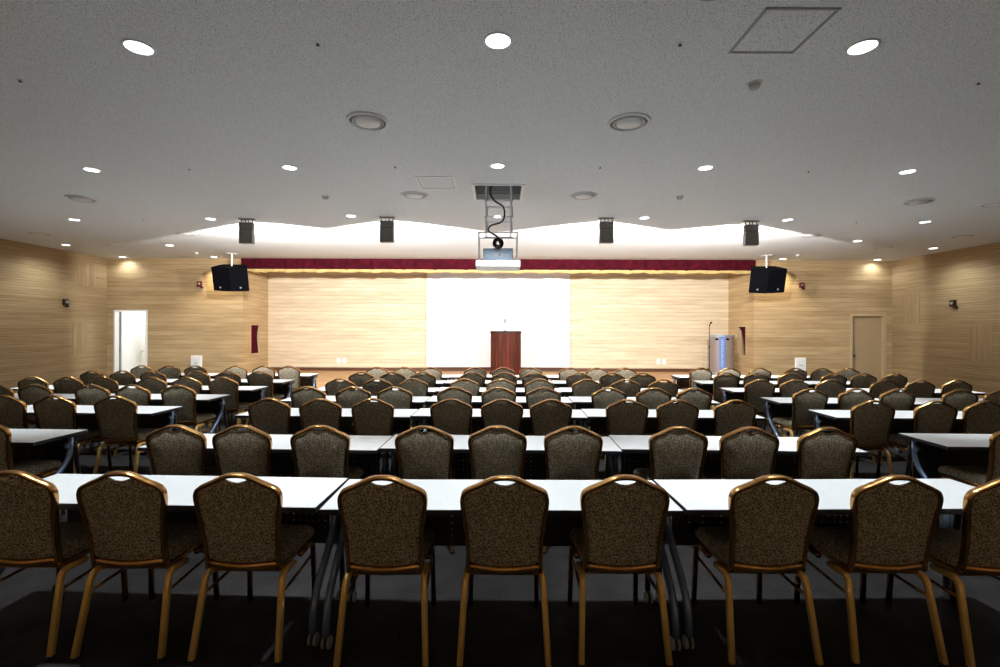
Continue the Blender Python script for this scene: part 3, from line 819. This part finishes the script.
# ------------------------------------------------------------------- tables
TZ, TD, TW = 0.72, 0.48, 1.82
def make_table():
    o = empty('folding_table')
    h = TW / 2 - 0.002
    bm = bmesh.new(); box(bm, -h + 0.004, h - 0.004, 0.004, TD - 0.004, TZ - 0.010, TZ, 0.002); mesh_obj('tabletop', bm, M['laminate'], o)
    bm = bmesh.new()
    box(bm, -h, h, 0, TD, TZ - 0.030, TZ - 0.0102, 0.003)
    box(bm, -h, h, 0, 0.0035, TZ - 0.0102, TZ - 0.0015); box(bm, -h, h, TD - 0.0035, TD, TZ - 0.0102, TZ - 0.0015)
    box(bm, -h, -h + 0.0035, 0.0035, TD - 0.0035, TZ - 0.0102, TZ - 0.0015); box(bm, h - 0.0035, h, 0.0035, TD - 0.0035, TZ - 0.0102, TZ - 0.0015)
    mesh_obj('edge_band', bm, M['edge'], o)
    bm = bmesh.new(); box(bm, -h + 0.10, h - 0.10, 0.440, 0.443, 0.34, TZ - 0.032); mesh_obj('modesty_panel', bm, M['perf'], o)
    bm = bmesh.new(); tube(bm, [(-h + 0.03, 0.40, TZ - 0.06), (h - 0.03, 0.40, TZ - 0.06)], 0.018, 8); mesh_obj('cross_beam', bm, M['blackmetal'], o)
    for s in (-1, 1):
        x = s * (h - 0.027)
        bm = bmesh.new()
        tube(bm, rounded([(x, 0.34, TZ - 0.035), (x, 0.335, 0.50), (x, 0.05, 0.235), (x, 0.03, 0.07)], 0.12, 7), 0.0205, 10)
        leg = mesh_obj('front_leg', bm, M['steel'], o, smooth=True)
        def caster(px, py, par):
            bm = bmesh.new(); lathe(bm, [(0, -0.022), (0.026, -0.022), (0.030, -0.018), (0.030, 0.018), (0.026, 0.022), (0, 0.022)], 18, px, py, 0.031, 'X')
            mesh_obj('caster', bm, M['wheel'], par, smooth=False)
            bm = bmesh.new(); lathe(bm, [(0.031, -0.008), (0.034, -0.006), (0.034, 0.006), (0.031, 0.008)], 18, px, py, 0.034, 'X'); mesh_obj('tyre', bm, M['rubber'], par)
        caster(x, 0.045, leg)
        bm = bmesh.new()
        tube(bm, rounded([(x - s * 0.004, 0.38, TZ - 0.035), (x - s * 0.004, 0.40, 0.46), (x - s * 0.004, 0.46, 0.20), (x - s * 0.004, 0.465, 0.07)], 0.1, 5), 0.017, 10)
        leg = mesh_obj('rear_leg', bm, M['blackmetal'], o, smooth=True)
        caster(x - s * 0.004, 0.455, leg)
        bm = bmesh.new(); box(bm, x - s * 0.004 - 0.02, x - s * 0.004 + 0.02, 0.30, 0.45, TZ - 0.075, TZ - 0.032, 0.004); mesh_obj('hinge_bracket', bm, M['blackmetal'], o)
        bm = bmesh.new(); lathe(bm, [(0, -0.012), (0.022, -0.012), (0.022, 0.012), (0, 0.012)], 14, x, 0.315, TZ - 0.10, 'X'); mesh_obj('locking_knob', bm, M['steel'], o)
    return o

table0 = [make_table()]
def place_table(x, y, label, group):
    if table0[0] is not None:
        first = table0[0]; table0.insert(0, None); o = first; table0[:] = [None, first]
    else:
        o = copy_tree(table0[1])
    o.location = (x, y, 0)
    tag(o, label, 'table', group)
    return o

CX = 0.025
CROWS = [2.345, 3.52, 4.84, 5.82, 6.78, 7.80, 8.78]
LROWS = [3.72, 4.98, 5.95, 6.88, 7.86, 8.95]
RROWS = [3.63, 4.83, 5.80, 6.83, 7.87, 8.87]
LEND, REND = -3.62, 3.50
def rown(i): return 'row nearest the camera' if i == 0 else ORD[i] + ' row from the camera'
for i, y in enumerate(CROWS):
    for j in range(3):
        o = place_table(CX + (j - 1) * TW + ((-0.020, 0.0, 0.014)[j] if i == 0 else 0.0), y + ((0.055, 0.0, 0.030)[j] if i == 0 else 0.0), 'white-topped folding table, middle block, %s, %s' % (rown(i), ('left end', 'centre', 'right end')[j]), 'tables of the middle block')
        if i == 0: o.rotation_euler.z = math.radians((-2.0, 0.0, 1.2)[j])
for side, rows, end, sg in (('left', LROWS, LEND, -1), ('right', RROWS, REND, 1)):
    for i, y in enumerate(rows):
        for j in range(2):
            if i == 0 and j == 1: continue
            e = end - sg * (0.06 if i > 2 else 0.0)
            place_table(e + sg * TW * (0.5 + j), y, 'white-topped folding table, %s block, %s, at the %s end' % (side, rown(i), ('aisle', 'wall')[j]), 'tables of the %s block' % side)

# ------------------------------------------------------------------- chairs
ZB, ZT = 0.425, 0.905
TILT = 0.155
def yb(z): return -0.195 - (z - ZB) * TILT
NRM = Vector((0, -1, -TILT)).normalized()          # outward normal of the back, toward the camera
half = [(0.187, ZB), (0.187, 0.50), (0.190, 0.58), (0.198, 0.66), (0.207, 0.73), (0.214, 0.785), (0.210, 0.820), (0.190, 0.848), (0.130, 0.876), (0.072, 0.904), (0.036, 0.915), (0.0, 0.917)]
hp = catmull([(x, 0, z) for x, z in half], 3)
outline = [(p.x, p.z) for p in hp]
outline = outline + [(-x, z) for x, z in reversed(outline[:-1])]     # right foot of the frame, over the top, to the left foot

def plane_pt(x, z, off=0.0):
    return Vector((x, yb(z), z)) + NRM * off

def back_frame_bm():
    bm = bmesh.new(); rings = []
    n = len(outline)
    for i, (x, z) in enumerate(outline):
        a = outline[max(0, i - 1)]; b = outline[min(n - 1, i + 1)]
        t = Vector((b[0] - a[0], b[1] - a[1])).normalized()
        nx, nz = -t.y, t.x                      # points inward
        ring = []
        for u, v in ((0.0, 0.013), (0.003, 0.017), (0.014, 0.017), (0.019, 0.012), (0.019, -0.012), (0.014, -0.017), (0.003, -0.017), (0.0, -0.013)):
            ring.append(bm.verts.new(plane_pt(x + nx * u, z + nz * u, v)))
        rings.append(ring)
    for a, b in zip(rings, rings[1:]):
        for k in range(8):
            bm.faces.new((a[k], a[(k + 1) % 8], b[(k + 1) % 8], b[k]))
    bm.faces.new(rings[0]); bm.faces.new(list(reversed(rings[-1])))
    return bm

def inset_outline(d):
    n = len(outline); pts = []
    for i, (x, z) in enumerate(outline):
        a = outline[max(0, i - 1)]; b = outline[min(n - 1, i + 1)]
        t = Vector((b[0] - a[0], b[1] - a[1])).normalized()
        pts.append([x - t.y * d, z + t.x * d])
    return pts

def cushion_bm():
    pts = inset_outline(0.0165)
    pts = [p for p in pts if p[1] > 0.465]
    for p in pts:                                # hand-grip dip under the crest
        k = max(0.0, 1 - (abs(p[0]) / 0.058) ** 2)
        p[1] -= 0.030 * k ** 0.8
    (xr, zr), (xl, zl) = pts[0], pts[-1]
    m = 12
    bottom = [[xl + (xr - xl) * k / m, zl - 0.028 * math.sin(PI * k / m) ** 0.6] for k in range(1, m)]
    pts = pts + bottom
    c = Vector((0, 0.665))
    bm = bmesh.new()
    N = len(pts)
    def ringat(s, off):
        return [bm.verts.new(plane_pt(c.x + (x - c.x) * s, c.y + (z - c.y) * s, off)) for x, z in pts]
    prof = [(0.0, 0.026), (0.35, 0.0255), (0.65, 0.023), (0.84, 0.018), (0.94, 0.0125), (0.985, 0.006), (1.0, 0.0), (0.985, -0.006), (0.92, -0.014), (0.8, -0.022), (0.5, -0.027), (0.0, -0.028)]
    prev = None
    for s, off in prof:
        if s == 0.0:
            v = bm.verts.new(plane_pt(c.x, c.y, off))
            if prev is not None:
                for k in range(N): bm.faces.new((prev[k], prev[(k + 1) % N], v))
            prev = v
            continue
        r = ringat(s, off)
        if isinstance(prev, list):
            for k in range(N): bm.faces.new((prev[k], prev[(k + 1) % N], r[(k + 1) % N], r[k]))
        elif prev is not None:
            for k in range(N): bm.faces.new((prev, r[(k + 1) % N], r[k]))
        prev = r
    return bm

def seat_bm():
    bm = bmesh.new()
    n = 28; cy = 0.02
    pts = []
    for k in range(n):                            # rounded square, wider at the front
        a = 2 * PI * k / n
        c, s = math.cos(a), math.sin(a)
        ex = 0.30
        x = math.copysign(abs(c) ** ex, c); y = math.copysign(abs(s) ** ex, s)
        pts.append((x * (0.190 + 0.018 * y), cy + y * 0.205))
    prof = [(0.0, 0.492), (0.5, 0.491), (0.8, 0.484), (0.94, 0.472), (1.0, 0.452), (1.0, 0.432), (0.98, 0.424), (0.0, 0.424)]
    prev = None
    for s, z in prof:
        if s == 0:
            r = bm.verts.new((0, cy, z))
            if isinstance(prev, list):
                for k in range(n): bm.faces.new((prev[k], prev[(k + 1) % n], r))
        else:
            r = [bm.verts.new((x * s, cy + (y - cy) * s, z)) for x, y in pts]
            for k in range(n):
                if isinstance(prev, list): bm.faces.new((prev[k], prev[(k + 1) % n], r[(k + 1) % n], r[k]))
                else: bm.faces.new((prev, r[k], r[(k + 1) % n]))
        prev = r
    return bm

def make_chair():
    o = empty('banquet_chair')
    mesh_obj('back_frame', back_frame_bm(), M['bronze'], o, smooth=True)
    mesh_obj('back_cushion', cushion_bm(), M['fabric'], o, smooth=True)
    mesh_obj('seat', seat_bm(), M['fabric'], o, smooth=True)
    bm = bmesh.new()
    box(bm, -0.178, 0.178, -0.175, 0.215, 0.392, 0.4235, 0.006)
    mesh_obj('seat_frame', bm, M['bronze'], o)
    bm = bmesh.new()
    tube(bm, catmull([(-0.180, yb(0.44) + 0.004, 0.447), (0, yb(0.44) - 0.012, 0.436), (0.180, yb(0.44) + 0.004, 0.447)], 6), 0.020, 8, square=True)
    mesh_obj('back_rail', bm, M['bronze'], o, smooth=True)
    for s in (-1, 1):
        bm = bmesh.new()
        tube(bm, rounded([(s * 0.186, -0.05, 0.380), (s * 0.192, -0.197, 0.392), (s * 0.211, -0.275, 0.014)], 0.045, 5), 0.0150, 8, square=True)
        lg = mesh_obj('rear_leg', bm, M['gold'], o, smooth=True)
        bm = bmesh.new(); lathe(bm, [(0, 0), (0.0165, 0), (0.0165, 0.016), (0.010, 0.02), (0, 0.02)], 12, s * 0.211, -0.276); mesh_obj('foot_cap', bm, M['rubber'], lg)
        bm = bmesh.new()
        tube(bm, rounded([(s * 0.180, 0.04, 0.380), (s * 0.184, 0.195, 0.388), (s * 0.192, 0.216, 0.014)], 0.045, 5), 0.0135, 8, square=True)
        lg = mesh_obj('front_leg', bm, M['bronze'], o, smooth=True)
        bm = bmesh.new(); lathe(bm, [(0, 0), (0.0165, 0), (0.0165, 0.016), (0.010, 0.02), (0, 0.02)], 12, s * 0.192, 0.216); mesh_obj('foot_cap', bm, M['rubber'], lg)
        bm = bmesh.new(); tube(bm, [(s * 0.194, -0.215, 0.30), (s * 0.185, 0.200, 0.31)], 0.008, 8); mesh_obj('side_stretcher', bm, M['bronze'], o, smooth=True)
    return o

chair0 = make_chair()
used = [False]
rnd = random.Random(3)
def place_chair(x, y, label, group, far):
    if not used[0]:
        used[0] = True; o = chair0
    else:
        o = copy_tree(chair0, skip=('foot_cap',) if far else ())
    o.location = (x, y + rnd.uniform(-0.012, 0.006), 0)
    o.rotation_euler = (0, 0, math.radians(rnd.uniform(-1.1, 1.1)))
    tag(o, label, 'chair', group)
    return o

CH = [[-2.388, -1.842, -1.256, -0.55, 0.042, 0.622, 1.348, 1.955, 2.478],
      [-2.335, -1.85, -1.286, -0.52, 0.007, 0.555, 1.32, 1.835, 2.40],
      [-2.29, -1.77, -1.25, -0.455, 0.055, 0.545, 1.31, 1.82, 2.40],
      [-2.29, -1.75, -1.24, -0.51, 0.024, 0.57, 1.36, 1.90, 2.40],
      [-2.22, -1.69, -1.18, -0.455, 0.057, 0.60, 1.28, 1.83, 2.36],
      [-2.21, -1.705, -1.21, -0.40, 0.12, 0.62, 1.34, 1.885, 2.38],
      [-2.20, -1.70, -1.215, -0.40, 0.120, 0.625, 1.35, 1.85, 2.36]]
LCH = [[-3.95], [-3.96, -4.58, -5.10], [-3.95, -4.52, -5.02, -5.73, -6.23], [-3.93, -4.46, -4.96, -5.66, -6.16, -6.68],
       [-3.90, -4.43, -4.94, -5.65, -6.16, -6.66], [-3.90, -4.38, -4.90, -5.65, -6.15, -6.66]]
RCH = [[3.93], [3.79, 4.40, 4.91], [3.79, 4.36, 4.85, 5.61, 6.12], [3.76, 4.26, 4.78, 5.55, 6.05, 6.58],
       [3.78, 4.28, 4.85, 5.55, 6.05, 6.55], [3.79, 4.32, 4.89, 5.55, 6.05, 6.55]]
DY = 0.172
for i, row in enumerate(CH):
    for j, x in enumerate(row):
        dy = 0.018 + (0.055, 0.045, 0.02, 0, 0, 0, 0.01, 0.02, 0.0)[j] if i == 0 else 0.0
        place_chair(x, CROWS[i] + DY + dy, 'brown banquet chair, middle block, %s, %s from the left' % (rown(i), ORD[j]), 'banquet chairs of the middle block', i > 2)
for side, rows, chs in (('left', LROWS, LCH), ('right', RROWS, RCH)):
    for i, row in enumerate(chs):
        for j, x in enumerate(row):
            seat = 'aisle seat' if j == 0 else ORD[j] + ' seat from the aisle'
            place_chair(x, rows[i] + DY, 'brown banquet chair, %s block, %s, %s' % (side, rown(i), seat), 'banquet chairs of the %s block' % side, i > 1)

# ------------------------------------------------------------------- camera
cam = bpy.data.cameras.new('camera')
cam.sensor_width = 36; cam.lens = 36 * 472 / 1000
cam.clip_start = 0.05
co = bpy.data.objects.new('camera', cam)
link(co)
F = 472.0
roll = math.radians(0.20)
R = Matrix.Rotation(PI / 2, 4, 'X') @ Matrix.Rotation(roll, 4, 'Z')
cam.shift_x = 0.003; cam.shift_y = -0.0045
co.matrix_world = Matrix.Translation((0, 0, 1.62)) @ R
scn.camera = co

# -------------------------------------------------------------------- world
w = bpy.data.worlds.new('world'); scn.world = w; w.use_nodes = True
w.node_tree.nodes['Background'].inputs[0].default_value = (0.02, 0.02, 0.02, 1)
w.node_tree.nodes['Background'].inputs[1].default_value = 0.0

scn.view_settings.view_transform = 'Standard'
scn.view_settings.look = 'None'
scn.view_settings.gamma = 1.0
scn.view_settings.exposure = 0.0
scn.view_settings.use_curve_mapping = False
scn.cycles.use_denoising = True
scn.cycles.max_bounces = 12
scn.cycles.diffuse_bounces = 8
scn.cycles.sample_clamp_indirect = 8.0
